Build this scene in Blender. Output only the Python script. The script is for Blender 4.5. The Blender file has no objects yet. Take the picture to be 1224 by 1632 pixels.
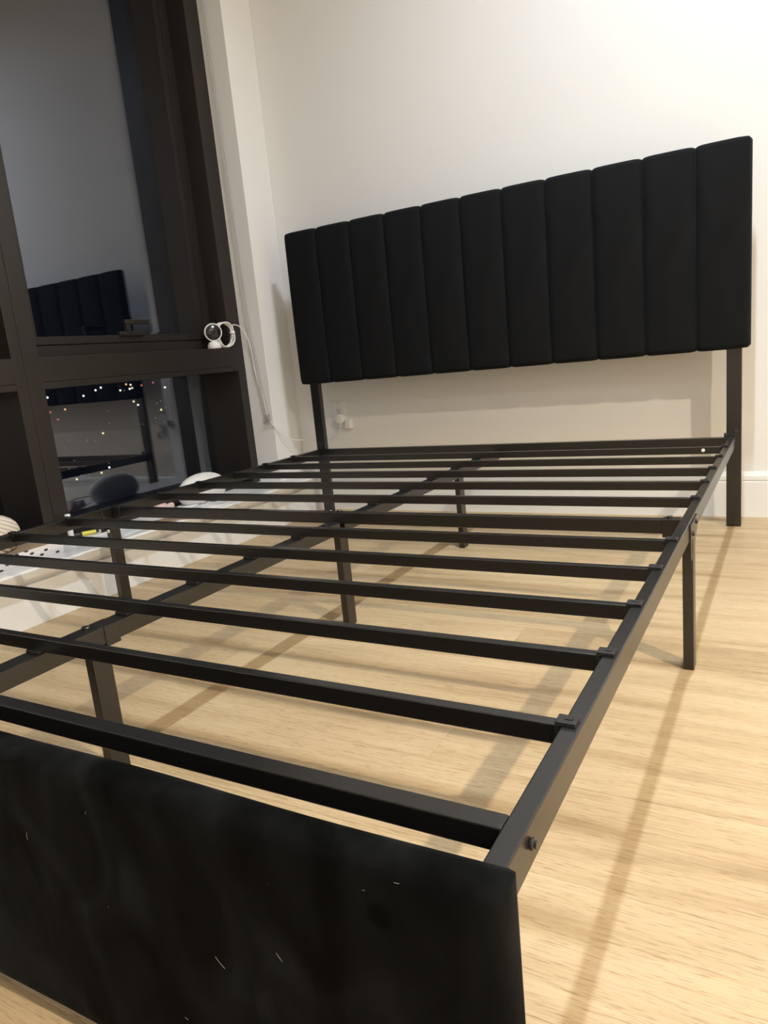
import bpy, bmesh, math, random
from mathutils import Vector, Matrix
random.seed(7)
S = bpy.context.scene
COL = S.collection

# ------------------------------------------------------------------ camera
cam = bpy.data.cameras.new('camera')
cam_o = bpy.data.objects.new('camera', cam); COL.objects.link(cam_o)
CR = Vector((0.8697639, 0.48409556, -0.09571965))
CU = Vector((-0.01869125, 0.22615274, 0.97391251))
CF = Vector((-0.49311399, 0.84528482, -0.20574784))
M = Matrix((CR, CU, -CF)).transposed().to_4x4()
M.translation = Vector((0.9515, -0.4699, 0.6329))
cam_o.matrix_world = M
cam.sensor_fit = 'HORIZONTAL'; cam.sensor_width = 36.0
cam.lens = 36.0 * 1150.43 / 1224.0
cam.clip_start = 0.02; cam.clip_end = 400
S.camera = cam_o

# ------------------------------------------------------------------ world, exposure
w = bpy.data.worlds.new('night'); S.world = w; w.use_nodes = True
w.node_tree.nodes['Background'].inputs[0].default_value = (0.010, 0.012, 0.022, 1)
w.node_tree.nodes['Background'].inputs[1].default_value = 0.25
vs = S.view_settings
vs.view_transform = 'Standard'; vs.look = 'None'; vs.gamma = 1.0; vs.use_curve_mapping = False
vs.exposure = 0.14
CEIL = 2.72
LIGHTS = [  # x, y, power (W), colour, lamp size, beam spread (deg)
    (0.80, 1.05, 37.0, (0.80, 0.91, 1.0), 0.07, 0.30, 160),
    (2.75, -0.40, 98.0, (1.0, 0.885, 0.70), 0.09, 0.09, 142),
    (2.45, -1.75, 22.0, (0.82, 0.92, 1.0), 0.46, 0.46, 180),  # added unseen fill lamp, brightens the upper walls with neutral light
]

# ------------------------------------------------------------------ materials
def nt_mat(name):
    m = bpy.data.materials.new(name); m.use_nodes = True
    nt = m.node_tree
    return m, nt, nt.nodes['Principled BSDF']
def N(nt, t, **kw):
    n = nt.nodes.new(t)
    for k, v in kw.items(): setattr(n, k, v)
    return n
def ramp(nt, pts):
    r = N(nt, 'ShaderNodeValToRGB')
    e = r.color_ramp.elements
    while len(e) < len(pts): e.new(0.5)
    for i, (p, c) in enumerate(pts):
        e[i].position = p; e[i].color = (*c, 1) if len(c) == 3 else c
    return r
def simple(name, col, rough=0.5, metal=0.0, spec=0.5, bump=0.0, bscale=200.0, var=0.0):
    m, nt, b = nt_mat(name)
    b.inputs['Base Color'].default_value = (*col, 1)
    b.inputs['Roughness'].default_value = rough
    b.inputs['Metallic'].default_value = metal
    b.inputs['Specular IOR Level'].default_value = spec
    tc = N(nt, 'ShaderNodeTexCoord')
    no = N(nt, 'ShaderNodeTexNoise'); no.inputs['Scale'].default_value = bscale
    no.inputs['Detail'].default_value = 3
    nt.links.new(tc.outputs['Object'], no.inputs['Vector'])
    if var > 0:
        n2 = N(nt, 'ShaderNodeTexNoise'); n2.inputs['Scale'].default_value = 6
        nt.links.new(tc.outputs['Object'], n2.inputs['Vector'])
        r = ramp(nt, [(0.3, tuple(c * (1 - var) for c in col)), (0.7, tuple(min(1, c * (1 + var)) for c in col))])
        nt.links.new(n2.outputs['Fac'], r.inputs['Fac'])
        nt.links.new(r.outputs['Color'], b.inputs['Base Color'])
    if bump > 0:
        bp = N(nt, 'ShaderNodeBump'); bp.inputs['Strength'].default_value = bump
        bp.inputs['Distance'].default_value = 0.001
        nt.links.new(no.outputs['Fac'], bp.inputs['Height'])
        nt.links.new(bp.outputs['Normal'], b.inputs['Normal'])
    return m
def emit(name, col, strength):
    m, nt, b = nt_mat(name)
    b.inputs['Base Color'].default_value = (0, 0, 0, 1)
    b.inputs['Emission Color'].default_value = (*col, 1)
    b.inputs['Emission Strength'].default_value = strength
    return m

def velvet(name, sheen, brush, spot=None, lift=1.0):
    m, nt, b = nt_mat(name)
    tc = N(nt, 'ShaderNodeTexCoord')
    mp = N(nt, 'ShaderNodeMapping'); mp.inputs['Scale'].default_value = (1, 1, 0.55)
    nt.links.new(tc.outputs['Object'], mp.inputs['Vector'])
    no = N(nt, 'ShaderNodeTexNoise'); no.inputs['Scale'].default_value = 7 if not spot else 11
    no.inputs['Detail'].default_value = 5; no.inputs['Distortion'].default_value = 1.4
    nt.links.new(mp.outputs['Vector'], no.inputs['Vector'])
    r = ramp(nt, [(0.36, (sheen * (1 - brush),) * 3), (0.68, (sheen * (1 + brush),) * 3)])
    nt.links.new(no.outputs['Fac'], r.inputs['Fac'])
    nt.links.new(r.outputs['Color'], b.inputs['Sheen Weight'])
    if spot:
        ds = N(nt, 'ShaderNodeVectorMath', operation='DISTANCE'); ds.inputs[1].default_value = spot
        nt.links.new(tc.outputs['Object'], ds.inputs[0])
        sr = ramp(nt, [(0.0085, (0.10,) * 3), (0.0125, (1,) * 3)]); nt.links.new(ds.outputs['Value'], sr.inputs['Fac'])
    fi = N(nt, 'ShaderNodeTexNoise'); fi.inputs['Scale'].default_value = 900
    nt.links.new(tc.outputs['Object'], fi.inputs['Vector'])
    bp = N(nt, 'ShaderNodeBump'); bp.inputs['Strength'].default_value = 0.25; bp.inputs['Distance'].default_value = 0.0006
    nt.links.new(fi.outputs['Fac'], bp.inputs['Height'])
    nt.links.new(bp.outputs['Normal'], b.inputs['Normal'])
    k = brush
    rb = ramp(nt, [(0.34, (0.0030 * (1 - 0.7 * k), 0.0030 * (1 - 0.7 * k), 0.0034 * (1 - 0.7 * k))), (0.52, (0.0036, 0.0036, 0.0040)), (0.72, (0.0042 + 0.006 * k, 0.0043 + 0.006 * k, 0.0048 + 0.006 * k))])
    nt.links.new(no.outputs['Fac'], rb.inputs['Fac']); 
    for e in rb.color_ramp.elements: e.color = (e.color[0] * lift * 0.94, e.color[1] * lift, e.color[2] * lift * (1.06 if lift > 1 else 1), 1)
    src = rb.outputs['Color']
    if spot:
        mm = N(nt, 'ShaderNodeMix', data_type='RGBA', blend_type='MULTIPLY'); mm.inputs[0].default_value = 1.0
        nt.links.new(src, mm.inputs[6]); nt.links.new(sr.outputs['Color'], mm.inputs[7]); src = mm.outputs[2]
    nt.links.new(src, b.inputs['Base Color'])
    b.inputs['Roughness'].default_value = 0.85
    b.inputs['Specular IOR Level'].default_value = 0.06 if lift == 1.0 else 0.14
    b.inputs['Sheen Roughness'].default_value = 0.35
    b.inputs['Sheen Tint'].default_value = (0.72, 0.88, 1.0, 1)
    return m

def floor_mat():
    m, nt, b = nt_mat('oak_plank')
    ge = N(nt, 'ShaderNodeNewGeometry'); oi = N(nt, 'ShaderNodeObjectInfo')
    ml = N(nt, 'ShaderNodeVectorMath', operation='SCALE'); ml.inputs[0].default_value = (13.1, 7.7, 3.3)
    nt.links.new(oi.outputs['Random'], ml.inputs['Scale'])
    ad = N(nt, 'ShaderNodeVectorMath', operation='ADD')
    nt.links.new(ge.outputs['Position'], ad.inputs[0]); nt.links.new(ml.outputs[0], ad.inputs[1])
    def stretched(sx, sy, scale, detail, dist=0.0, rough=0.55):
        mp = N(nt, 'ShaderNodeMapping'); mp.inputs['Scale'].default_value = (sx, sy, 1)
        nt.links.new(ad.outputs[0], mp.inputs['Vector'])
        no = N(nt, 'ShaderNodeTexNoise'); no.inputs['Scale'].default_value = scale
        no.inputs['Detail'].default_value = detail; no.inputs['Distortion'].default_value = dist
        no.inputs['Roughness'].default_value = rough
        nt.links.new(mp.outputs['Vector'], no.inputs['Vector'])
        return no.outputs['Fac']
    broad = stretched(0.55, 5.5, 2.2, 3, 0.6)
    # growth rings: sine of a warped field
    ring = N(nt, 'ShaderNodeMath', operation='MULTIPLY'); ring.inputs[1].default_value = 75
    nt.links.new(stretched(0.28, 2.0, 1.6, 1.5, 0.25, 0.35), ring.inputs[0])
    sn = N(nt, 'ShaderNodeMath', operation='SINE'); nt.links.new(ring.outputs[0], sn.inputs[0])
    fine = stretched(2.4, 80.0, 3.0, 4, 0.3, 0.65)
    pore = stretched(9.0, 150.0, 4.0, 2, 0.0)
    def mix(a, fa, bb, fb):
        x = N(nt, 'ShaderNodeMath', operation='MULTIPLY'); nt.links.new(a, x.inputs[0]); x.inputs[1].default_value = fa
        y = N(nt, 'ShaderNodeMath', operation='MULTIPLY_ADD'); nt.links.new(bb, y.inputs[0]); y.inputs[1].default_value = fb
        nt.links.new(x.outputs[0], y.inputs[2]); return y.outputs[0]
    v = mix(broad, 0.50, fine, 0.44)
    v = mix(v, 1.0, sn.outputs[0], 0.045)
    v = mix(v, 1.0, oi.outputs['Random'], 0.06)
    r = ramp(nt, [(0.30, (0.36, 0.252, 0.140)), (0.48, (0.50, 0.370, 0.220)), (0.68, (0.595, 0.460, 0.290))])
    nt.links.new(v, r.inputs['Fac'])
    pr = ramp(nt, [(0.30, (0.70, 0.64, 0.56)), (0.45, (1, 1, 1))])
    nt.links.new(pore, pr.inputs['Fac'])
    mx = N(nt, 'ShaderNodeMix', data_type='RGBA', blend_type='MULTIPLY'); mx.inputs[0].default_value = 1.0
    nt.links.new(r.outputs['Color'], mx.inputs[6]); nt.links.new(pr.outputs['Color'], mx.inputs[7])
    nt.links.new(mx.outputs[2], b.inputs['Base Color'])
    rr = ramp(nt, [(0.3, (0.50,) * 3), (0.7, (0.40,) * 3)])
    nt.links.new(fine, rr.inputs['Fac']); nt.links.new(rr.outputs['Color'], b.inputs['Roughness'])
    bp = N(nt, 'ShaderNodeBump'); bp.inputs['Strength'].default_value = 0.25; bp.inputs['Distance'].default_value = 0.0008
    nt.links.new(fine, bp.inputs['Height']); nt.links.new(bp.outputs['Normal'], b.inputs['Normal'])
    b.inputs['Specular IOR Level'].default_value = 0.35
    return m

def glass_mat():
    m = bpy.data.materials.new('window_glass'); m.use_nodes = True
    nt = m.node_tree; nt.nodes.clear()
    out = N(nt, 'ShaderNodeOutputMaterial'); mx = N(nt, 'ShaderNodeMixShader')
    tr = N(nt, 'ShaderNodeBsdfTransparent'); tr.inputs[0].default_value = (0.86, 0.89, 0.92, 1)
    gl = N(nt, 'ShaderNodeBsdfGlossy'); gl.inputs['Roughness'].default_value = 0.0
    gl.inputs['Color'].default_value = (0.86, 0.90, 1.0, 1)
    lw = N(nt, 'ShaderNodeLayerWeight'); lw.inputs[0].default_value = 0.5
    pw = N(nt, 'ShaderNodeMath', operation='POWER'); pw.inputs[1].default_value = 4
    ma = N(nt, 'ShaderNodeMath', operation='MULTIPLY_ADD'); ma.inputs[1].default_value = 0.6; ma.inputs[2].default_value = 0.135
    nt.links.new(lw.outputs['Facing'], pw.inputs[0]); nt.links.new(pw.outputs[0], ma.inputs[0])
    nt.links.new(ma.outputs[0], mx.inputs[0]); nt.links.new(tr.outputs[0], mx.inputs[1]); nt.links.new(gl.outputs[0], mx.inputs[2])
    nt.links.new(mx.outputs[0], out.inputs[0])
    return m

def dash_mat():   # white card printed with scattered black dashes
    m, nt, b = nt_mat('dashed_card')
    tc = N(nt, 'ShaderNodeTexCoord')
    sp = N(nt, 'ShaderNodeSeparateXYZ'); cb_ = N(nt, 'ShaderNodeCombineXYZ')
    nt.links.new(tc.outputs['Object'], sp.inputs[0]); nt.links.new(sp.outputs[1], cb_.inputs[0]); nt.links.new(sp.outputs[2], cb_.inputs[1])
    mp = N(nt, 'ShaderNodeMapping'); mp.inputs['Rotation'].default_value = (0, 0, 0.8)
    mp.inputs['Scale'].default_value = (27, 52, 1)
    nt.links.new(cb_.outputs[0], mp.inputs['Vector'])
    vo = N(nt, 'ShaderNodeTexVoronoi', voronoi_dimensions='2D'); vo.inputs['Randomness'].default_value = 0.75; vo.inputs['Scale'].default_value = 1.0
    nt.links.new(mp.outputs['Vector'], vo.inputs['Vector'])
    r = ramp(nt, [(0.17, (0.03, 0.03, 0.04)), (0.20, (0.80, 0.76, 0.76))])
    nt.links.new(vo.outputs['Distance'], r.inputs['Fac'])
    nt.links.new(r.outputs['Color'], b.inputs['Base Color']); b.inputs['Roughness'].default_value = 0.6
    return m

def rib_mat():    # cream rib knit
    m, nt, b = nt_mat('cream_rib_knit')
    tc = N(nt, 'ShaderNodeTexCoord')
    wv = N(nt, 'ShaderNodeTexWave', wave_type='BANDS', bands_direction='Z')
    mp = N(nt, 'ShaderNodeMapping'); mp.inputs['Rotation'].default_value = (0.5, 0, 0)
    nt.links.new(tc.outputs['Object'], mp.inputs['Vector'])
    wv.inputs['Scale'].default_value = 26; wv.inputs['Distortion'].default_value = 0.6
    nt.links.new(mp.outputs['Vector'], wv.inputs['Vector'])
    r = ramp(nt, [(0.0, (0.52, 0.45, 0.36)), (0.6, (0.78, 0.71, 0.60))])
    nt.links.new(wv.outputs['Fac'], r.inputs['Fac']); nt.links.new(r.outputs['Color'], b.inputs['Base Color'])
    bp = N(nt, 'ShaderNodeBump'); bp.inputs['Strength'].default_value = 0.6; bp.inputs['Distance'].default_value = 0.004
    nt.links.new(wv.outputs['Fac'], bp.inputs['Height']); nt.links.new(bp.outputs['Normal'], b.inputs['Normal'])
    b.inputs['Roughness'].default_value = 0.9
    return m

MT = dict(
    wall=simple('white_wall_paint', (0.80, 0.79, 0.775), 0.75, bump=0.05, bscale=180, spec=0.3),
    ceil=simple('white_ceiling_paint', (0.82, 0.81, 0.80), 0.8),
    trim=simple('white_trim_paint', (0.80, 0.795, 0.785), 0.35, spec=0.5),
    bronze=simple('bronze_anodised_frame', (0.017, 0.0135, 0.012), 0.42, metal=0.0, spec=0.5, var=0.08),
    gasket=simple('black_gasket', (0.004, 0.004, 0.004), 0.8),
    metal=simple('black_powder_coat', (0.0075, 0.0072, 0.0075), 0.30, spec=0.8, bump=0.08, bscale=1400, var=0.1),
    bolt=simple('dark_bolt_steel', (0.10, 0.09, 0.085), 0.28, metal=0.9),
    rubber=simple('black_plastic_cap', (0.012, 0.012, 0.013), 0.5, bump=0.1, bscale=900),
    velvet=velvet('black_velvet', 0.09, 0.12, None, 1.9),
    velvet2=velvet('brushed_black_velvet', 0.022, 0.95, (0.713, -0.12, 0.266)),
    floor=floor_mat(), glass=glass_mat(),
    plastic=simple('white_plastic', (0.82, 0.81, 0.80), 0.35),
    cable=simple('white_cable', (0.80, 0.78, 0.75), 0.45),
    blackgloss=simple('black_lens_face', (0.02, 0.02, 0.022), 0.18),
    lens=simple('lens_glass', (0.004, 0.004, 0.006), 0.05),
    led=emit('green_led', (0.55, 1.0, 0.70), 6.0),
    slot=simple('dark_slot', (0.02, 0.02, 0.02), 0.7),
    chain=simple('translucent_chain', (0.40, 0.39, 0.385), 0.3),
    paper=simple('white_paper', (0.82, 0.83, 0.85), 0.6, var=0.05),
    cloth=simple('white_cotton', (0.78, 0.77, 0.76), 0.9, bump=0.4, bscale=60, var=0.05),
    cork=simple('cork', (0.30, 0.22, 0.14), 0.9, var=0.3, bump=0.3, bscale=150),
    card=simple('kraft_card', (0.36, 0.25, 0.16), 0.8),
    pink=simple('pale_pink_paper', (0.72, 0.52, 0.50), 0.7),
    yellow=simple('yellow_plastic', (0.75, 0.68, 0.10), 0.4),
    black=simple('black_plastic', (0.015, 0.015, 0.016), 0.4),
    knit=rib_mat(), dash=dash_mat(),
)

# ------------------------------------------------------------------ mesh helpers
def link(name, me, mat, parent=None, loc=(0, 0, 0)):
    o = bpy.data.objects.new(name, me); COL.objects.link(o)
    if mat is not None and not me.materials: me.materials.append(mat)
    o.location = loc
    if parent: o.parent = parent
    return o
def tag(o, label=None, cat=None, group=None, kind=None):
    if label: o['label'] = label
    if cat: o['category'] = cat
    if group: o['group'] = group
    if kind: o['kind'] = kind
    return o
def empty(name, loc=(0, 0, 0)):
    o = bpy.data.objects.new(name, None); COL.objects.link(o); o.location = loc
    o.empty_display_size = 0.05
    return o
def finish(bm, smooth=False):
    me = bpy.data.meshes.new('mesh')
    bmesh.ops.recalc_face_normals(bm, faces=bm.faces)
    bm.to_mesh(me); bm.free()
    if smooth:
        for p in me.polygons: p.use_smooth = True
    return me
def bm_box(bm, x0, x1, y0, y1, z0, z1, bev=0.0, seg=2):
    r = bmesh.ops.create_cube(bm, size=1.0)
    vs_ = r['verts']
    for v in vs_:
        v.co = Vector(((x0 + x1) / 2 + v.co.x * (x1 - x0), (y0 + y1) / 2 + v.co.y * (y1 - y0), (z0 + z1) / 2 + v.co.z * (z1 - z0)))
    if bev > 0:
        ed = list({e for v in vs_ for e in v.link_edges})
        bmesh.ops.bevel(bm, geom=ed, offset=bev, segments=seg, affect='EDGES', profile=0.5)
def boxm(x0, x1, y0, y1, z0, z1, bev=0.0, seg=2):
    bm = bmesh.new(); bm_box(bm, x0, x1, y0, y1, z0, z1, bev, seg); return finish(bm)
def box(name, x0, x1, y0, y1, z0, z1, mat, parent=None, bev=0.0, seg=2):
    """box in world coordinates; object origin at its centre bottom"""
    o = ((x0 + x1) / 2, (y0 + y1) / 2, z0)
    me = boxm(x0 - o[0], x1 - o[0], y0 - o[1], y1 - o[1], 0, z1 - z0, bev, seg)
    p = parent.matrix_world.translation if False else (parent['_w'] if parent and '_w' in parent else (0, 0, 0))
    return link(name, me, MT[mat], parent, (o[0] - p[0], o[1] - p[1], o[2] - p[2]))
def cyl(name, c, axis, r, h, mat, parent=None, n=16, r2=None, bev=0.0, smooth=False):
    bm = bmesh.new()
    bmesh.ops.create_cone(bm, cap_ends=True, segments=n, radius1=r, radius2=r if r2 is None else r2, depth=h)
    if bev > 0:
        ed = [e for e in bm.edges if abs(e.verts[0].co.z - e.verts[1].co.z) < 1e-6]
        bmesh.ops.bevel(bm, geom=ed, offset=bev, segments=3, affect='EDGES', profile=0.5)
    q = Vector((0, 0, 1)).rotation_difference(Vector(axis))
    bmesh.ops.rotate(bm, verts=bm.verts, matrix=q.to_matrix(), cent=(0, 0, 0))
    return link(name, finish(bm, smooth), MT[mat], parent, c)
def catmull(pts, n=8):
    P = [Vector(p) for p in pts]; P = [P[0] * 2 - P[1]] + P + [P[-1] * 2 - P[-2]]
    out = []
    for i in range(1, len(P) - 2):
        a, b, c, d = P[i - 1:i + 3]
        for k in range(n):
            t = k / n
            out.append(0.5 * ((2 * b) + (c - a) * t + (2 * a - 5 * b + 4 * c - d) * t * t + (3 * b - 3 * c + d - a) * t ** 3))
    out.append(P[-2]); return out
def bm_tube(bm, pts, r, n=8):
    rings = []; up = Vector((0.31, 0.2, 0.93)).normalized()
    for i, p in enumerate(pts):
        t = (pts[min(i + 1, len(pts) - 1)] - pts[max(i - 1, 0)]).normalized()
        a = t.cross(up)
        if a.length < 1e-3: a = t.cross(Vector((1, 0, 0)))
        a.normalize(); b = t.cross(a).normalized(); up = b if False else up
        rings.append([bm.verts.new(p + (a * math.cos(k * math.tau / n) + b * math.sin(k * math.tau / n)) * r) for k in range(n)])
    for i in range(len(rings) - 1):
        for k in range(n):
            bm.faces.new((rings[i][k], rings[i][(k + 1) % n], rings[i + 1][(k + 1) % n], rings[i + 1][k]))
    bm.faces.new(rings[0][::-1]); bm.faces.new(rings[-1])
def tube(name, pts, r, mat, parent=None, n=8, sub=8, loc=(0, 0, 0)):
    bm = bmesh.new(); bm_tube(bm, catmull(pts, sub), r, n)
    return link(name, finish(bm, True), MT[mat], parent, loc)
def lathe(name, prof, c, axis, mat, parent=None, n=32):
    bm = bmesh.new(); rings = []
    for r, z in prof:
        rings.append([bm.verts.new((r * math.cos(k * math.tau / n), r * math.sin(k * math.tau / n), z)) for k in range(n)] if r > 1e-6 else [bm.verts.new((0, 0, z))])
    for a, b in zip(rings, rings[1:]):
        for k in range(n):
            f = [a[k % len(a)], a[(k + 1) % len(a)], b[(k + 1) % len(b)], b[k % len(b)]]
            u = []
            for v in f:
                if v not in u: u.append(v)
            if len(u) > 2: bm.faces.new(u)
    q = Vector((0, 0, 1)).rotation_difference(Vector(axis).normalized())
    bmesh.ops.rotate(bm, verts=bm.verts, matrix=q.to_matrix(), cent=(0, 0, 0))
    return link(name, finish(bm, True), MT[mat], parent, c)
def ext(name, poly, axis, a0, a1, mat, parent=None):
    """extrude a closed 2-D outline along an axis ('x','y','z')"""
    bm = bmesh.new()
    def V(p, a):
        return {'x': (a, p[0], p[1]), 'y': (p[0], a, p[1]), 'z': (p[0], p[1], a)}[axis]
    A = [bm.verts.new(V(p, a0)) for p in poly]; B = [bm.verts.new(V(p, a1)) for p in poly]
    n = len(poly)
    for i in range(n): bm.faces.new((A[i], A[(i + 1) % n], B[(i + 1) % n], B[i]))
    bm.faces.new(A); bm.faces.new(B[::-1])
    return link(name, finish(bm), MT[mat], parent)

# ------------------------------------------------------------------ room shell
XL, XR, YB, YF = -0.99, 3.70, 2.185, -2.60     # left wall, right wall, back wall, wall behind the camera
LEDGE_X, FRAME_X, GLASS_X = -0.885, -1.105, -1.30
LEDGE_Z = 0.155
floor = empty('floor'); tag(floor, 'light oak plank floor', None, kind='structure')
box('subfloor', -1.40, XR + 0.1, YF - 0.1, YB + 0.1, -0.06, -0.0125, 'slot', floor)
PW = 0.191; gap = 0.00015
plank_me = {}
row = 0; y = YB - 0.004
while y > YF:
    y1 = y; y0 = max(y - PW, YF)
    x = LEDGE_X - 0.02 - random.uniform(0.1, 1.4)
    while x < XR:
        x0, x1 = max(x, LEDGE_X - 0.02), min(x + 1.50, XR)
        if x1 - x0 > 0.03:
            key = (round(x1 - x0, 3), round(y1 - y0, 3))
            if key not in plank_me:
                lx, ly = key[0] / 2 - gap, key[1] / 2 - gap
                plank_me[key] = boxm(-lx, lx, -ly, ly, -0.012, 0, 0.00035, 1); plank_me[key].materials.append(MT['floor'])
            link('plank', plank_me[key], None, floor, ((x0 + x1) / 2, (y0 + y1) / 2, 0))
        x += 1.50
    y -= PW; row += 1

def struct(o, label): return tag(o, label, None, kind='structure')
struct(box('wall_back', XL - 0.4, XR + 0.1, YB, YB + 0.1, 0, CEIL, 'wall'), 'white painted wall behind the headboard')
struct(box('wall_right', XR, XR + 0.1, YF, YB, 0, CEIL, 'wall'), 'white painted wall on the far right side of the room')
struct(box('wall_front', XL - 0.4, XR + 0.1, YF - 0.1, YF, 0, CEIL, 'wall'), 'white painted wall behind the camera')
struct(box('ceiling', XL - 0.5, XR + 0.1, YF - 0.1, YB + 0.1, CEIL, CEIL + 0.1, 'ceil'), 'white flat ceiling')
# window wall: pilaster in the corner, pier at the near end, lintel
struct(box('wall_left', -1.45, XL, 2.0, YB, 0, CEIL, 'wall', bev=0.002), 'white corner pilaster between window and headboard wall')
wn = struct(box('wall_left', -1.45, XL, YF, 0.0, 0, CEIL, 'wall'), 'white pier of the window wall nearest the camera')
struct(box('wall_left', -1.45, XL, 0.0, 2.0, 2.60, CEIL, 'wall'), 'white lintel above the window')
# low ledge under the window
box_l = struct(box('trim_1', -1.42, LEDGE_X - 0.012, 0.0, YB, 0, LEDGE_Z - 0.002, 'trim'), 'low white ledge under the window')
fp = struct(box('trim_2', LEDGE_X - 0.012, LEDGE_X, YF, YB, 0, 0.118, 'trim', bev=0.001), 'white front panel of the window ledge')
g2 = struct(ext('trim_3', [(-1.42, LEDGE_Z - 0.002), (-1.42, LEDGE_Z + 0.006), (LEDGE_X + 0.002, LEDGE_Z + 0.006), (LEDGE_X + 0.006, LEDGE_Z + 0.001),
     (LEDGE_X + 0.006, 0.138), (LEDGE_X + 0.003, 0.132), (LEDGE_X - 0.004, 0.124), (LEDGE_X - 0.010, 0.121), (LEDGE_X - 0.010, LEDGE_Z - 0.002)],
     'y', 0.0, YB, 'trim'), 'moulded white cap of the window ledge')
LZ = LEDGE_Z + 0.006
# skirting on the back wall
bb = [(YB, 0), (YB - 0.014, 0), (YB - 0.014, 0.119), (YB - 0.009, 0.122), (YB - 0.013, 0.127), (YB - 0.012, 0.139), (YB - 0.006, 0.150), (YB, 0.153)]
struct(ext('baseboard_back', bb, 'x', LEDGE_X, XR, 'trim'), 'white moulded baseboard along the headboard wall')

# ------------------------------------------------------------------ windows
def window_bay(name, y0, y1, label, handle_y):
    """one bay between y0 and y1: opening sash above the transom, fixed pane below"""
    W = tag(empty(name, (FRAME_X, (y0 + y1) / 2, LZ)), label, None, kind='structure')
    W['_w'] = (FRAME_X, (y0 + y1) / 2, LZ)
    XB = -1.34
    ZT0, ZT1, ZTOP = 0.645, 0.742, 2.60
    box('transom', XB, FRAME_X, y0, y1, 0.6655, ZT1, 'bronze', W, 0.0012)
    box('transom_trim', XB, FRAME_X - 0.0008, y0, y1, ZT0, 0.6645, 'bronze', W, 0.0012)
    box('head_frame', XB, FRAME_X, y0, y1, ZTOP - 0.05, ZTOP, 'bronze', W, 0.0012)
    box('sill_frame', XB, FRAME_X, y0, y1, LZ, LZ + 0.010, 'bronze', W, 0.0012)
    # fixed rebate frame round the sash
    xs = -1.195
    box('rebate', XB, xs, y1 - 0.039, y1, ZT1, ZTOP - 0.05, 'bronze', W, 0.001)
    box('rebate', XB, xs, y0, y0 + 0.039, ZT1, ZTOP - 0.05, 'bronze', W, 0.001)
    box('rebate', XB, xs, y0 + 0.039, y1 - 0.039, ZT1, 0.7825, 'bronze', W, 0.001)
    box('gasket', XB, xs - 0.012, y0 + 0.039, y1 - 0.039, 0.7825, 0.786, 'gasket', W)
    box('gasket', XB, xs - 0.012, y1 - 0.0425, y1 - 0.039, 0.786, ZTOP - 0.05, 'gasket', W)
    ys0, ys1 = y0 + 0.0425, y1 - 0.0425
    sash = box('sash_rail', XB, xs, ys0, ys1, 0.786, 0.812, 'bronze', W, 0.001)
    box('sash_stile', XB, xs, ys1 - 0.030, ys1, 0.812, ZTOP - 0.05, 'bronze', W, 0.001)
    box('sash_bead', XB, xs + 0.002, ys1 - 0.0325, ys1 - 0.030, 0.812, ZTOP - 0.05, 'bronze', W, 0.0005)
    box('sash_stile', XB, xs, ys0, ys0 + 0.030, 0.812, ZTOP - 0.05, 'bronze', W, 0.001)
    box('pane', GLASS_X - 0.006, GLASS_X, ys0 + 0.030, ys1 - 0.0325, 0.812, ZTOP - 0.05, 'glass', W)
    box('pane', GLASS_X - 0.006, GLASS_X, y0, y1, LZ + 0.010, ZT0, 'glass', W)
    # lever handle on the sash rail
    hy = handle_y
    hp = box('handle', xs - 0.005, xs + 0.010, hy - 0.045, hy + 0.065, 0.808, 0.824, 'bronze', W, 0.002)
    hw = (xs, hy, 0.808)
    def sub(nm, x0, x1, a0, a1, z0, z1, mt, bev):
        c = ((x0 + x1) / 2, (a0 + a1) / 2, z0)
        o = link(nm, boxm(x0 - c[0], x1 - c[0], a0 - c[1], a1 - c[1], 0, z1 - z0, bev), MT[mt], hp)
        bl = hp.location + Vector(W['_w'])
        o.location = Vector(c) - bl
    sub('stem', xs - 0.002, xs + 0.014, hy - 0.014, hy + 0.004, 0.824, 0.850, 'bronze', 0.0015)
    sub('lever', xs + 0.002, xs + 0.016, hy - 0.018, hy + 0.095, 0.848, 0.866, 'bronze', 0.003)
    sub('screw', xs + 0.009, xs + 0.0125, hy - 0.034, hy - 0.027, 0.812, 0.820, 'bolt', 0.001)
    del W['_w']
    return W
W1 = window_bay('window_1', 1.022, 1.922, 'tall dark bronze window bay beside the corner pilaster', 1.475)
W2 = window_bay('window_2', 0.05, 0.928, 'tall dark bronze window bay left of the mullion', 0.50)
# the lower pane of bay 1 runs a little wider than the sash: jambs
def jamb(nm, y0, y1, z0, z1, par):
    o = box(nm, -1.34, FRAME_X, y0, y1, z0, z1, 'bronze', None, 0.0012)
    o.parent = par; o.location = o.location - par.location
    return o
jamb('jamb', 1.922, 2.0, 0.645, 2.60, W1)
jamb('jamb', 1.954, 2.0, LZ, 0.645, W1)
gp = box('pane', GLASS_X - 0.006, GLASS_X, 1.922, 1.954, LZ + 0.010, 0.645, 'glass'); gp.parent = W1; gp.location -= W1.location
jamb('sill_frame', 1.922, 1.954, LZ, LZ + 0.010, W1)
mu = struct(empty('trim_4', (FRAME_X, 0.975, LZ)), 'dark bronze mullion between the two window bays')
for a, b in ((0.928, 0.9662), (0.9672, 1.022)): jamb('mullion_half', a, b, LZ, 2.60, mu)
jamb('jamb', 0.0, 0.05, LZ, 2.60, W2)

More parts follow.
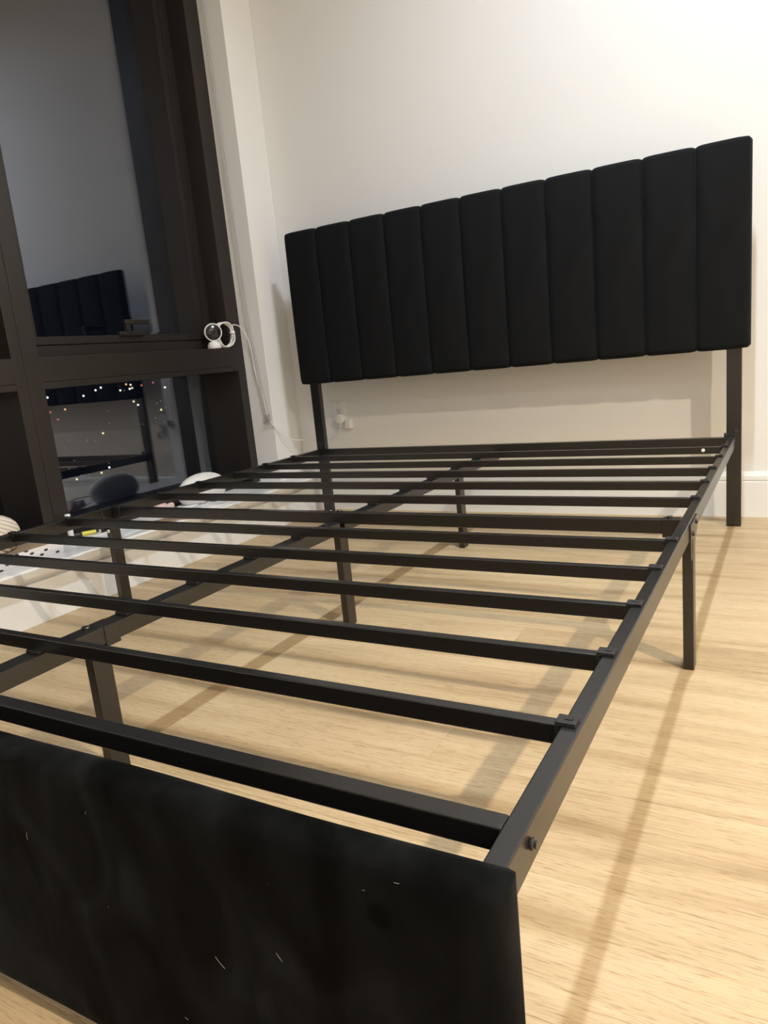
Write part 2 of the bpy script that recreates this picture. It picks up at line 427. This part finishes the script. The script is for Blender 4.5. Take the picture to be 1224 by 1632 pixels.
# ------------------------------------------------------------------ downlights and an added fill lamp
for i, (lx, ly, pw_, colr, sx_, sy_, spr) in enumerate(LIGHTS):
    d = empty('downlight', (lx, ly, CEIL))
    tag(d, ('neutral white round downlight in the ceiling above the bed', 'warm round downlight in the ceiling right of the bed', 'added wide round fill lamp, unseen on the ceiling behind the camera')[i], 'ceiling light', 'ceiling lights')
    if i == 2: d.name = 'added_fill_lamp'
    ro, hy_ = (max(sx_, sy_) / 2 + 0.004, max(sx_, sy_) / 2 + 0.022)
    lathe('trim_ring', [(ro, -0.001), (hy_, -0.001), (hy_, -0.004), (hy_ - 0.006, -0.009), (ro, -0.007), (ro, -0.001)], (0, 0, 0), (0, 0, 1), 'plastic', d)
    la = bpy.data.lights.new('downlight_lamp', 'AREA'); la.shape = 'ELLIPSE'; la.size = sx_; la.size_y = sy_
    la.spread = math.radians(spr); la.energy = pw_; la.color = colr
    lo = bpy.data.objects.new('lamp', la); COL.objects.link(lo); lo.parent = d; lo.location = (0, 0, -0.006)

# ------------------------------------------------------------------ bed
bed = tag(empty('bed_frame', (0, 0, 0)), 'black metal slatted bed frame with channelled velvet headboard', 'bed')
RX0, RX1, RT, RB = 0.771, 0.789, 0.2925, 0.2585
YJ = 0.885
for s in (-1, 1):
    xs_ = sorted((s * RX0, s * RX1))
    r1 = box('side_rail', xs_[0], xs_[1], -0.085, YJ - 0.0004, RB, RT, 'metal', bed, 0.0016)
    r2 = box('side_rail', xs_[0], xs_[1], YJ + 0.0004, 2.036, RB, RT, 'metal', bed, 0.0016)
    # joint bracket on the outer face, with bolts and gusset
    xo = s * RX1
    bk = ext('joint_bracket', [(YJ + 0.004, 0.2895), (YJ + 0.10, 0.2895), (YJ + 0.10, 0.262), (YJ + 0.075, 0.252), (YJ + 0.045, 0.222), (YJ + 0.004, 0.222)],
             'x', min(xo, xo + s * 0.003), max(xo, xo + s * 0.003), 'metal', bed)
    for by, bz in ((YJ + 0.030, 0.268), (YJ + 0.078, 0.280)):
        cyl('bolt', (xo + s * 0.0045, by, bz), (s, 0, 0), 0.0048, 0.004, 'bolt', bk, 12, bev=0.0008)
    bk['label'] = 'flat steel joint bracket with bolts'
    # bolt through the rail into the foot bar, with its washer
    b0 = cyl('bolt', (s * (RX1 + 0.002) - r1.location.x, -0.028 - r1.location.y, 0.279 - r1.location.z), (s, 0, 0), 0.0048, 0.003, 'bolt', r1, 14, bev=0.0008)
    cyl('bolt', (s * (RX1 + 0.0040) - r1.location.x, -0.028 - r1.location.y, 0.279 - r1.location.z), (s, 0, 0), 0.0030, 0.003, 'bolt', r1, 6)
    cyl('bolt', (s * (RX1 + 0.001) - r2.location.x, 2.010 - r2.location.y, 0.279 - r2.location.z), (s, 0, 0), 0.0042, 0.003, 'bolt', r2, 12)
    # middle side leg
    lg = sorted((s * 0.774, s * 0.793))
    ml_ = box('support_leg', lg[0], lg[1], 0.908, 0.942, 0.0, 0.2585, 'metal', bed, 0.0014)
    if s < 0:
        cyl('bolt', (0, -0.0185, 0.222), (0, -1, 0), 0.0052, 0.003, 'plastic', ml_, 16)['label'] = 'white plastic plug'
    # headboard post
    px = sorted((s * 0.763, s * 0.806))
    po = box('headboard_post', px[0], px[1], 2.036, 2.058, 0.0, 0.95, 'metal', bed, 0.0016)
    pl = Vector(po.location)
    cyl('bolt', (0.006 * s, 2.034 - pl.y, 0.309), (0, -1, 0), 0.0062, 0.005, 'bolt', po, 12, bev=0.001)
    hm = boxm(-0.0155, 0.0115, -0.006, 0.0, -0.028, 0.009, 0.001)
    h = link('hook_plate', hm, MT['metal'], po, (s * -0.001 - (0.004 if s > 0 else 0.0), 2.036 - pl.y, 0.2945))
    cyl('bolt', (-s * 0.0245, 2.030 - pl.y, 0.298), (s, 0, 0), 0.0070, 0.006, 'metal', po, 10, bev=0.001)

box('foot_bar', -RX0, RX0, -0.0375, -0.0185, 0.2715, 0.2922, 'metal', bed, 0.0014)
box('head_bar', -RX0, RX0, 2.006, 2.030, 0.266, 0.2925, 'metal', bed, 0.0014)
cb = box('cross_bar', -0.745, 0.745, 0.922, 0.940, 0.263, 0.2905, 'metal', bed, 0.0014)
for s in (-1, 1):
    a = sorted((s * 0.738, s * RX0))
    sl_ = box('sleeve', a[0], a[1], 0.9195, 0.9425, 0.2565, 0.2920, 'metal', bed, 0.0012)
    cyl('bolt', (-s * 0.004, 0, 0.0370), (0, 0, 1), 0.0055, 0.004, 'bolt', sl_, 12, bev=0.001)
cl_loc = cb.location
cyl('bolt', (-0.012, -0.002, 0.0295), (0, 0, 1), 0.0060, 0.004, 'bolt', cb, 12, bev=0.001)
cyl('bolt', (0.012, 0.0, 0.0295), (0, 0, 1), 0.0060, 0.004, 'bolt', cb, 12, bev=0.001)

# centre beam in two halves, with rubber pads under every slat
BT, BB = 0.2675, 0.239
SLATS = [0.127 + 0.162 * i for i in range(5)] + [1.1115 + 0.178 * i for i in range(5)]
b1 = box('center_beam', -0.0165, 0.0165, -0.0185, 0.9215, BB, BT, 'metal', bed, 0.0014)
b2 = box('center_beam', -0.0165, 0.0165, 0.9405, 2.006, BB, BT, 'metal', bed, 0.0014)
cyl('bolt', (-0.004, 0.215 - b1.location.y, BT - BB + 0.002), (0, 0, 1), 0.0068, 0.005, 'bolt', b1, 12, bev=0.001)
cp = link('beam_collar', boxm(-0.018, 0.018, -0.014, 0.014, -0.0335, 0.0005, 0.001), MT['metal'], b1, (0, 0.245 - b1.location.y, BT - BB))
cyl('bolt', (0.0, 0.885 - b1.location.y, BT - BB + 0.002), (0, 0, 1), 0.0055, 0.004, 'bolt', b1, 12)
for ly0 in (0.206, 0.925, 1.648):
    box('support_leg', -0.0090, 0.0090, ly0, ly0 + 0.035, 0.0, BB, 'metal', bed, 0.0014)

sm = boxm(-0.766, 0.766, -0.0065, 0.0065, 0, 0.0205, 0.0012); sm.materials.append(MT['metal'])
def cap_mesh(s):
    bm = bmesh.new()
    a = sorted((s * 0.764, s * 0.7705)); bm_box(bm, a[0], a[1], -0.0067, 0.0067, -0.0003, 0.0207, 0.001)
    a = sorted((s * 0.7655, s * 0.7845)); bm_box(bm, a[0], a[1], -0.0080, 0.0080, 0.0203, 0.0246, 0.0008)
    a = sorted((s * 0.7735, s * 0.7805)); bm_box(bm, a[0], a[1], -0.0022, 0.0022, 0.0243, 0.0256, 0.0004)
    me = finish(bm); me.materials.append(MT['rubber']); return me
capm = {s: cap_mesh(s) for s in (-1, 1)}
padm = boxm(-0.014, 0.014, -0.0085, 0.0085, -0.0045, 0.0002, 0.0008); padm.materials.append(MT['rubber'])
for i, sy in enumerate(SLATS):
    sl = link('slat', sm, None, bed, (0, sy, 0.272))
    for s in (-1, 1): link('end_cap', capm[s], None, sl)
    link('pad', padm, None, sl)
    if i == 9:
        cyl('plug', (0.718, -0.0075, 0.0115), (0, -1, 0), 0.0052, 0.003, 'plastic', sl, 16, bev=0.0008)['label'] = 'white plastic plug'

# headboard: backing board plus eleven padded channels
hb = box('headboard', -0.822, 0.822, 2.022, 2.0355, 0.570, 1.148, 'velvet', bed, 0.004)
hb['label'] = 'black velvet headboard with vertical padded channels'
HW, HZ0, HZ1, NCH = 0.831, 0.562, 1.157, 11
cw = 2 * HW / NCH
def channel_mesh(width, outer):
    """padded channel; outer = -1/0/1 rounds the left/none/right side. origin: centre, back plane, bottom"""
    H = HZ1 - HZ0; bm = bmesh.new(); cols = []
    us = [-1, -0.985, -0.95, -0.88, -0.75, -0.5, -0.2, 0.2, 0.5, 0.75, 0.88, 0.95, 0.985, 1]
    for u in us:
        e = abs(u)
        D = 0.0165 + 0.0155 * (1 - e ** 5) ** 0.5 if e < 1 else 0.0165
        ins = 0.0045 * e ** 12
        if outer and u * outer > 0.70:
            q = (u * outer - 0.70) / 0.30                     # rounded outer edge
            D = 0.005 + 0.027 * math.sqrt(max(0.0, 1 - q ** 3.0))
            ins = 0.0015 + 0.010 * max(0, q - 0.5) ** 2 * 4
        rad = min(0.016, D * 0.8)
        pts = [(0.0, ins)]
        for k in range(6):
            t = k / 5 * math.pi / 2
            pts.append((-(D - rad + rad * math.sin(t)), ins + rad - rad * math.cos(t)))
        for k in range(1, 8):
            t = k / 8; pts.append((-(D + 0.0025 * math.sin(math.pi * t)), ins + rad + (H - 2 * ins - 2 * rad) * t))
        for k in range(6):
            t = k / 5 * math.pi / 2
            pts.append((-(D - rad + rad * math.cos(t)), H - ins - rad + rad * math.sin(t)))
        pts.append((0.0, H - ins))
        cols.append([bm.verts.new((u * width / 2, y_, z_)) for y_, z_ in pts])
    n = len(cols[0])
    for a, b in zip(cols, cols[1:]):
        for k in range(n): bm.faces.new((a[k], a[(k + 1) % n], b[(k + 1) % n], b[k]))
    bm.faces.new(cols[0]); bm.faces.new(cols[-1][::-1])
    me = finish(bm, True); me.materials.append(MT['velvet']); return me
chm = {o: channel_mesh(cw, o) for o in (-1, 0, 1)}
for i in range(NCH):
    o = -1 if i == 0 else 1 if i == NCH - 1 else 0
    link('channel', chm[o], None, hb, Vector((-HW + cw * (i + 0.5), 2.030, HZ0)) - hb.location)

# footboard: padded velvet panel with rounded edges
def pad_panel(x0, x1, y0, y1, z0, z1, rad, mat):
    bm = bmesh.new(); cx_, cz_ = (x0 + x1) / 2, (z0 + z1) / 2
    nx, nz = 48, 16
    def ax(a0, a1, n):
        c = [a0 + (a1 - a0) * (0.5 - 0.5 * math.cos(math.pi * k / n)) for k in range(n + 1)]
        return c
    X, Z = ax(x0, x1, nx), ax(z0, z1, nz)
    th = (y1 - y0) / 2; ym = (y0 + y1) / 2
    def prof(d): # depth share at distance d from an edge
        t = min(1.0, d / rad); return math.sqrt(max(0, 1 - (1 - t) ** 2))
    F, B = [], []
    for zi in Z:
        fr, bk_ = [], []
        for xi in X:
            d = min(xi - x0, x1 - xi, zi - z0, z1 - zi)
            k = 0.30 + 0.70 * prof(d)
            wv = 0.0010 * math.sin(xi * 23 + zi * 9) * prof(d)
            dz = 0.0012 * math.sin(xi * 17) if zi > z1 - 0.01 else 0
            fr.append(bm.verts.new((xi, ym - th * k + wv, zi + dz))); bk_.append(bm.verts.new((xi, ym + th * k, zi + dz)))
        F.append(fr); B.append(bk_)
    for j in range(nz):
        for i in range(nx):
            bm.faces.new((F[j][i], F[j][i + 1], F[j + 1][i + 1], F[j + 1][i]))
            bm.faces.new((B[j][i], B[j + 1][i], B[j + 1][i + 1], B[j][i + 1]))
    for i in range(nx):
        bm.faces.new((F[0][i], B[0][i], B[0][i + 1], F[0][i + 1])); bm.faces.new((F[nz][i], F[nz][i + 1], B[nz][i + 1], B[nz][i]))
    for j in range(nz):
        bm.faces.new((F[j][0], F[j + 1][0], B[j + 1][0], B[j][0])); bm.faces.new((F[j][nx], B[j][nx], B[j + 1][nx], F[j + 1][nx]))
    return finish(bm, True)
fb = link('footboard', pad_panel(-0.803, 0.803, -0.121, -0.084, 0.013, 0.307, 0.013, None), MT['velvet2'], bed)
fb['label'] = 'plain black velvet footboard panel with brush marks'
bm = bmesh.new()
for lx_, lz_, ll, la_ in ((0.621, 0.278, 0.0016, 0.2), (0.618, 0.262, 0.0018, 0.5), (0.703, 0.284, 0.002, 0.1), (0.553, 0.168, 0.012, -0.75), (0.423, 0.177, 0.009, -1.2),
                          (0.730, 0.298, 0.004, 0.1), (0.618, 0.198, 0.008, -0.9), (0.319, 0.221, 0.008, 1.5), (0.417, 0.271, 0.005, 1.2), (0.60, 0.120, 0.006, 0.7), (0.50, 0.09, 0.004, -0.3)):
    dx_, dz_ = math.cos(la_) * ll / 2, math.sin(la_) * ll / 2
    bm_tube(bm, [Vector((lx_ - dx_, -0.1212, lz_ - dz_)), Vector((lx_, -0.1217, lz_ + 0.0004)), Vector((lx_ + dx_, -0.1212, lz_ + dz_))], 0.00024, 5)
ln = link('lint', finish(bm), simple('lint_fibre', (0.16, 0.15, 0.14), 0.9), fb); ln['kind'] = 'stuff'; ln['label'] = 'pale lint flecks'
for s in (-1, 1):
    cyl('glide', (s * 0.74, -0.103, 0.0075), (0, 0, 1), 0.012, 0.015, 'rubber', bed, 16)

# ------------------------------------------------------------------ webcam on the transom
wc = tag(empty('security_camera', (-1.140, 1.866, 0.742)), 'small round white camera with coiled white cable standing on window transom', 'camera')
aim = Vector((0.80, -0.58, -0.02)).normalized()
lathe('base', [(0, 0), (0.0145, 0), (0.0155, 0.002), (0.0150, 0.009), (0.0115, 0.015), (0.006, 0.018), (0, 0.0185)], (0, 0, 0), (0, 0, 1), 'plastic', wc)
hc = Vector((0.0, 0.0, 0.037))
lathe('housing', [(0, -0.014), (0.010, -0.013), (0.0165, -0.009), (0.0198, -0.002), (0.0205, 0.004), (0.0200, 0.0075), (0.0185, 0.0085), (0.0178, 0.0070), (0, 0.0070)], hc, aim, 'plastic', wc)
fc = lathe('face', [(0, 0.0078), (0.0170, 0.0078), (0.0176, 0.0070), (0, 0.0060)], hc, aim, 'blackgloss', wc)
lathe('lens', [(0.0, 0.0092), (0.0030, 0.0088), (0.0052, 0.0074), (0, 0.0070)], (0, 0, 0), aim, 'lens', fc)
side = aim.cross(Vector((0, 0, 1))).normalized(); upv = side.cross(aim)
cyl('status_light', tuple(aim * 0.0080 + upv * 0.0125 - side * 0.0005), aim, 0.0015, 0.0012, 'led', fc, 10)
coil = bmesh.new()
for k in range(5):
    pts = []
    for j in range(33):
        t = j / 32 * math.tau
        ry, rz = 0.0160 - 0.0010 * (k % 3), 0.0275 - 0.001 * (k % 2)
        yl = 0.0222 + 0.0004 * k + ry * math.cos(t)
        pts.append(Vector(((-0.010 + 0.77 * (1.8 * yl - 0.005)) / 1.8 + 0.0022 * k + 0.0015 * math.sin(3 * t + k), yl, 0.0300 + rz * math.sin(t))))
    bm_tube(coil, pts, 0.0017, 6)
co = link('coiled_cable', finish(coil, True), MT['cable'], wc)
cyl('cable_tie', (0.025, 0.0385, 0.034), (0, 0.15, 1), 0.0062, 0.005, 'plastic', co, 10)
def wl(p): return ((p[0] + 1.140) / 1.8, (p[1] - 1.866) / 1.8, (p[2] - 0.742) / 1.8)
cable_pts = [(-1.094, 1.936, 0.800), (-1.093, 1.939, 0.826), (-1.089, 1.946, 0.834), (-1.072, 1.972, 0.815), (-1.054, 1.988, 0.745), (-1.045, 1.990, 0.62),
             (-1.020, 1.988, 0.525), (-1.006, 1.986, 0.445), (-0.982, 2.005, 0.385), (-0.960, 2.06, 0.335), (-0.925, 2.115, 0.322), (-0.87, 2.150, 0.315),
             (-0.82, 2.165, 0.318), (-0.775, 2.168, 0.345), (-0.759, 2.160, 0.372), (-0.757, 2.157, 0.386)]
wc.scale = (1.8, 1.8, 1.8)
tube('power_cable', [wl(p) for p in cable_pts], 0.0011, 'cable', wc, 8, 8)

# ------------------------------------------------------------------ outlet and plugs on the back wall
OX, OZ = -0.770, 0.418
ot = tag(empty('wall_outlet', (OX, YB, OZ)), 'white double wall outlet below the headboard beside the left post', 'outlet')
cpv = link('cover_plate', boxm(-0.035, 0.035, -0.006, 0.0, -0.058, 0.058, 0.002), MT['plastic'], ot)
link('receptacle', boxm(-0.0168, 0.0168, -0.0075, -0.004, -0.034, 0.034, 0.001), MT['plastic'], ot)
cyl('screw', (0, -0.0065, 0.049), (0, -1, 0), 0.003, 0.002, 'chain', ot, 10)
for zc in (0.0175, -0.0175):
    for dx, hh in ((-0.0064, 0.0032), (0.0064, 0.004)):
        link('slot', boxm(dx - 0.0011, dx + 0.0011, -0.0080, -0.0065, zc + 0.0035 - hh, zc + 0.0035 + hh), MT['slot'], ot)
    cyl('slot', (0, -0.0075, zc - 0.0075), (0, -1, 0), 0.0024, 0.0012, 'slot', ot, 10)
pa = tag(empty('power_adapter', (-0.757, YB - 0.008, 0.400)), 'round white power plug of the camera in lower outlet socket', 'plug')
lathe('body', [(0, 0), (0.020, 0), (0.0215, 0.002), (0.0215, 0.021), (0.0195, 0.0245), (0.016, 0.0255), (0, 0.0255)], (0, 0, 0), (0, -1, 0), 'plastic', pa)
cyl('strain_relief', (0, -0.0135, -0.024), (0, 0, 1), 0.0028, 0.012, 'plastic', pa, 10)
nl = tag(empty('square_charger', (-0.722, YB - 0.001, 0.377)), 'small square white charger beside the round power plug', 'charger')
link('body', boxm(-0.0145, 0.0145, -0.022, 0, -0.020, 0.020, 0.003, 3), MT['plastic'], nl)
link('front_panel', boxm(-0.010, 0.010, -0.0228, -0.0215, -0.015, 0.015, 0.0005), MT['plastic'], nl)

# ------------------------------------------------------------------ blind chain on the pilaster jamb
bc = tag(empty('blind_chain', (-1.06, 1.985, 0.43)), 'clear beaded roller blind chain hanging down the white window jamb', 'chain')
def chain_path(off):
    return [(-1.071 + off, 1.9855, 2.60), (-1.069 + off, 1.9855, 2.05), (-1.062 + off, 1.9855, 1.69), (-1.057 + off * 0.7, 1.9855, 1.35), (-1.046 + off * 0.6, 1.9855, 0.875), (-1.024 + off * 0.8, 1.9855, 0.60), (-1.008 + off, 1.9855, 0.445)]
for off in (-0.0055, 0.0055):
    bm = bmesh.new(); path = catmull(chain_path(off), 40); acc = 0; last = path[0]
    org = Vector((-1.06, 1.985, 0.43))
    bm_tube(bm, [p - org for p in path[::8]], 0.0007, 5)
    for p in path[1:]:
        d = (p - last).length; 
        while acc + d >= 0.0062:
            t = (0.0062 - acc) / d; last = last + (p - last) * t; d = (p - last).length; acc = 0
            bmesh.ops.create_icosphere(bm, subdivisions=1, radius=0.0019, matrix=Matrix.Translation(last - org))
        acc += d; last = p
    o = link('bead_strand', finish(bm, True), MT['chain'], bc); o['kind'] = 'stuff'
tn = link('tension_clip', boxm(-0.011, 0.011, -0.005, 0.006, -0.018, 0.010, 0.002), MT['chain'], bc, (0.052, 0.002, 0.012))
cyl('pulley', (0, -0.006, 0.0), (0, -1, 0), 0.0075, 0.004, 'chain', tn, 14, bev=0.001)
tube('hook', [(-0.006, -0.004, -0.014), (-0.014, -0.006, -0.020), (-0.021, -0.005, -0.022), (-0.023, -0.003, -0.030)], 0.0014, 'chain', tn, 6, 5)

# ------------------------------------------------------------------ things lying on the ledge
def blob(name, c, rad, mat, parent=None, p=2.6, noise=0.0, flat=True, n=28, m=16):
    bm = bmesh.new(); rings = []
    for j in range(m + 1):
        ph = -math.pi / 2 + math.pi * j / m
        ring = []
        for k in range(n):
            th = math.tau * k / n
            f = lambda v, e: math.copysign(abs(v) ** e, v)
            x_, y_, z_ = f(math.cos(ph), 2 / p) * f(math.cos(th), 2 / p), f(math.cos(ph), 2 / p) * f(math.sin(th), 2 / p), f(math.sin(ph), 1.0)
            s = 1 + noise * (math.sin(5 * th + 3 * ph) + math.sin(3 * th - 4 * ph + 1)) * 0.5
            v = Vector((x_ * rad[0] * s, y_ * rad[1] * s, z_ * rad[2]))
            if flat and v.z < -rad[2] * 0.62: v.z = -rad[2] * 0.62
            ring.append(bm.verts.new(v))
        rings.append(ring)
    for a, b in zip(rings, rings[1:]):
        for k in range(n): bm.faces.new((a[k], a[(k + 1) % n], b[(k + 1) % n], b[k]))
    bmesh.ops.remove_doubles(bm, verts=bm.verts, dist=1e-6)
    return link(name, finish(bm, True), MT[mat], parent, c)
# cushion standing on the ledge, half out of the picture
cu = tag(empty('cushion', (-1.03, 0.585, LZ + 0.038)), 'cream ribbed knit cushion on the patterned box at the left edge', 'cushion')
ck = blob('cover', (0, 0, 0.048), (0.062, 0.205, 0.078), 'knit', cu, 2.8, 0.02)
# patterned box with cork top
pb = tag(empty('patterned_box', (-1.012, 0.70, LZ)), 'low white box with black dashes and cork top on the ledge', 'box')
link('tray', boxm(-0.060, 0.058, -0.25, 0.175, 0.0, 0.036, 0.0015), MT['dash'], pb)
link('cork_top', boxm(-0.056, 0.054, -0.246, 0.171, 0.0358, 0.038, 0.001), MT['cork'], pb)
# marker
mk = tag(empty('marker_pen', (-1.082, 1.045, LZ)), 'yellow and black marker pen lying on the ledge near the mullion', 'pen')
ax_ = Vector((0.45, 0.89, 0)).normalized()
cyl('barrel', tuple(ax_ * 0.018 + Vector((0, 0, 0.0075))), ax_, 0.0075, 0.045, 'yellow', mk, 14, 0.0062, 0.001, True)
cyl('cap', tuple(ax_ * -0.024 + Vector((0, 0, 0.0075))), ax_, 0.0075, 0.038, 'black', mk, 14, None, 0.001, True)
cyl('tip', tuple(ax_ * 0.045 + Vector((0, 0, 0.0075))), ax_, 0.0055, 0.010, 'black', mk, 12, 0.002)
def sheet(name, c, sx, sy, amp, mat, parent=None, rz=0.0, thick=0.0012, seed=0, lift=0.0):
    rnd = random.Random(seed); ph = [rnd.uniform(0, 6.28) for _ in range(6)]
    bm = bmesh.new(); n, m = 18, 14; top, bot = [], []
    for i in range(n + 1):
        a, b = [], []
        for j in range(m + 1):
            u, v = i / n - 0.5, j / m - 0.5
            edge = 1 + 0.05 * math.sin(9 * u + ph[0]) * (abs(v) > 0.45) + 0.05 * math.sin(8 * v + ph[1]) * (abs(u) > 0.45)
            z = amp * (0.55 + 0.25 * math.sin(7 * u + 4 * v + ph[2]) + 0.2 * math.sin(13 * v - 5 * u + ph[3])) * (1 - (2 * max(abs(u), abs(v))) ** 6) + lift * (v + 0.5)
            x_, y_ = u * sx * edge, v * sy * edge
            xr = x_ * math.cos(rz) - y_ * math.sin(rz); yr = x_ * math.sin(rz) + y_ * math.cos(rz)
            a.append(bm.verts.new((xr, yr, z + thick))); b.append(bm.verts.new((xr, yr, max(0.0, z * 0.6))))
        top.append(a); bot.append(b)
    for i in range(n):
        for j in range(m):
            bm.faces.new((top[i][j], top[i + 1][j], top[i + 1][j + 1], top[i][j + 1])); bm.faces.new((bot[i][j], bot[i][j + 1], bot[i + 1][j + 1], bot[i + 1][j]))
    for i in range(n):
        bm.faces.new((top[i][0], bot[i][0], bot[i + 1][0], top[i + 1][0])); bm.faces.new((top[i][m], top[i + 1][m], bot[i + 1][m], bot[i][m]))
    for j in range(m):
        bm.faces.new((top[0][j], top[0][j + 1], bot[0][j + 1], bot[0][j])); bm.faces.new((top[n][j], bot[n][j], bot[n][j + 1], top[n][j + 1]))
    return link(name, finish(bm, True), MT[mat], parent, c)
tag(sheet('paper_sheet', (-0.985, 1.14, LZ), 0.13, 0.17, 0.006, 'paper', None, 0.12, seed=2), 'loose white paper sheet on the ledge beside the yellow marker', 'paper')
tag(sheet('card_sleeve', (-0.930, 1.29, LZ), 0.09, 0.10, 0.004, 'card', None, -0.25, seed=5), 'flat brown cardboard piece on the ledge in front of pink paper', 'cardboard')
bg = tag(empty('cloth_bag', (-0.948, 1.50, LZ)), 'crumpled white cloth bag with black drawstring lying on the ledge', 'bag')
sheet('bag_body', (0, 0, 0), 0.105, 0.27, 0.022, 'cloth', bg, 0.05, seed=9)
tube('drawstring', [(0.0, -0.055, 0.020), (0.020, -0.04, 0.022), (0.012, -0.015, 0.024), (0.034, -0.01, 0.022), (0.044, 0.03, 0.020), (0.040, 0.08, 0.016), (0.02, 0.11, 0.014)], 0.0016, 'black', bg, 6, 6)
cpo = tag(empty('sun_hat', (-1.010, 1.545, LZ + 0.0)), 'rounded white cotton hat standing on the ledge behind the cloth bag', 'hat')
cpo.location = (-1.052, 1.585, LZ)
blob('crown', (0, 0, 0.045), (0.046, 0.125, 0.066), 'cloth', cpo, 2.2, 0.015)
ext('brim', [(0.049 * math.cos(t * math.tau / 28), 0.137 * math.sin(t * math.tau / 28)) for t in range(28)], 'z', 0.0, 0.005, 'cloth', cpo)
tag(sheet('pink_paper', (-1.055, 1.365, LZ), 0.07, 0.09, 0.030, 'pink', None, 0.3, seed=4, lift=0.025), 'pale pink paper leaning on the ledge by the lower window', 'paper')
jr = tag(empty('small_bottle', (-1.078, 0.996, LZ)), 'slim white bottle on the ledge in front of the mullion foot', 'bottle')
lathe('body', [(0, 0), (0.008, 0), (0.009, 0.003), (0.009, 0.060), (0.0075, 0.066), (0, 0.066)], (0, 0, 0), (0, 0, 1), 'plastic', jr)
lathe('lid', [(0.0070, 0.066), (0.0088, 0.067), (0.0088, 0.083), (0.008, 0.085), (0, 0.085)], (0, 0, 0), (0, 0, 1), 'paper', jr)

# ------------------------------------------------------------------ city lights far outside
CITY = [(-57.2, 41.8, 0.2, 'w'), (-67.4, 53.7, -0.1, 'w'), (-59.8, 49.2, 0.4, 'w'), (-68.5, 57.1, 0.6, 'w'), (-64.6, 63.1, -0.1, 'w'), (-49.3, 37.3, -6.4, 'y'), (-45.6, 38.4, -1.2, 'd'), (-75.4, 66.9, 0.7, 'o'), (-53.5, 48.1, 0.6, 'y'), (-56.3, 42.7, -1.0, 'o'), (-83.9, 68.9, -5.7, 'y'), (-61.3, 55.1, -1.2, 'y'), (-74.7, 67.7, -2.1, 'w'), (-59.7, 57.3, -2.4, 'y'), (-73.4, 53.6, -1.6, 'r'), (-48.2, 45.9, 0.6, 'r'), (-66.7, 61.5, 0.4, 'r'), (-82.2, 60.9, -2.9, 'r'), (-64.1, 56.0, 0.1, 'w'), (-71.6, 64.0, 0.1, 'w'), (-68.8, 61.9, 0.2, 'y'), (-46.6, 41.2, 0.2, 'd'), (-69.8, 67.1, -1.8, 'd'), (-64.1, 61.0, -1.8, 'd'), (-53.8, 50.8, -2.8, 'd'), (-43.5, 42.0, -2.6, 'd'), (-73.4, 71.2, -2.9, 'd'), (-65.8, 49.7, -4.5, 'd'), (-74.4, 58.6, -5.5, 'd'), (-80.1, 64.3, -6.2, 'd'), (-75.7, 56.4, -6.1, 'd'), (-80.4, 67.4, -4.2, 'd'), (-60.5, 49.8, -7.5, 'w'), (-76.7, 61.7, -10.1, 'y'), (-64.8, 48.3, -7.3, 'd'), (-83.3, 64.2, -10.8, 'd'), (-80.7, 62.9, -10.5, 'd'), (-50.4, 38.6, -6.3, 'd'), (-52.2, 39.6, -5.2, 'd'), (-53.6, 44.2, -6.2, 'd'), (-79.3, 72.1, -5.0, 'd')]
KIND = {'w': ('white', (1.0, 0.97, 0.90), 1.6), 'y': ('yellow', (1.0, 0.85, 0.50), 1.3), 'o': ('orange', (1.0, 0.60, 0.28), 1.1),
        'r': ('red', (0.9, 0.18, 0.18), 0.7), 'd': ('dim', (0.8, 0.78, 0.72), 0.13)}
cm = {}
for k, (nm, colr, st) in KIND.items():
    bm = bmesh.new(); bmesh.ops.create_icosphere(bm, subdivisions=2, radius=1.0)
    cm[k] = finish(bm, True); cm[k].materials.append(emit('city_light_' + nm, colr, st))
for x, y_, z, k in CITY:
    D = math.sqrt((x - 0.95) ** 2 + (y_ + 0.47) ** 2)
    o = link('city_light', cm[k], None, None, (x, y_, z)); o.scale = (D * (0.0011 if k == 'd' else 0.0014),) * 3
    tag(o, 'distant %s city light shining in the night outside' % KIND[k][0], 'light', '%s city lights outside' % KIND[k][0])
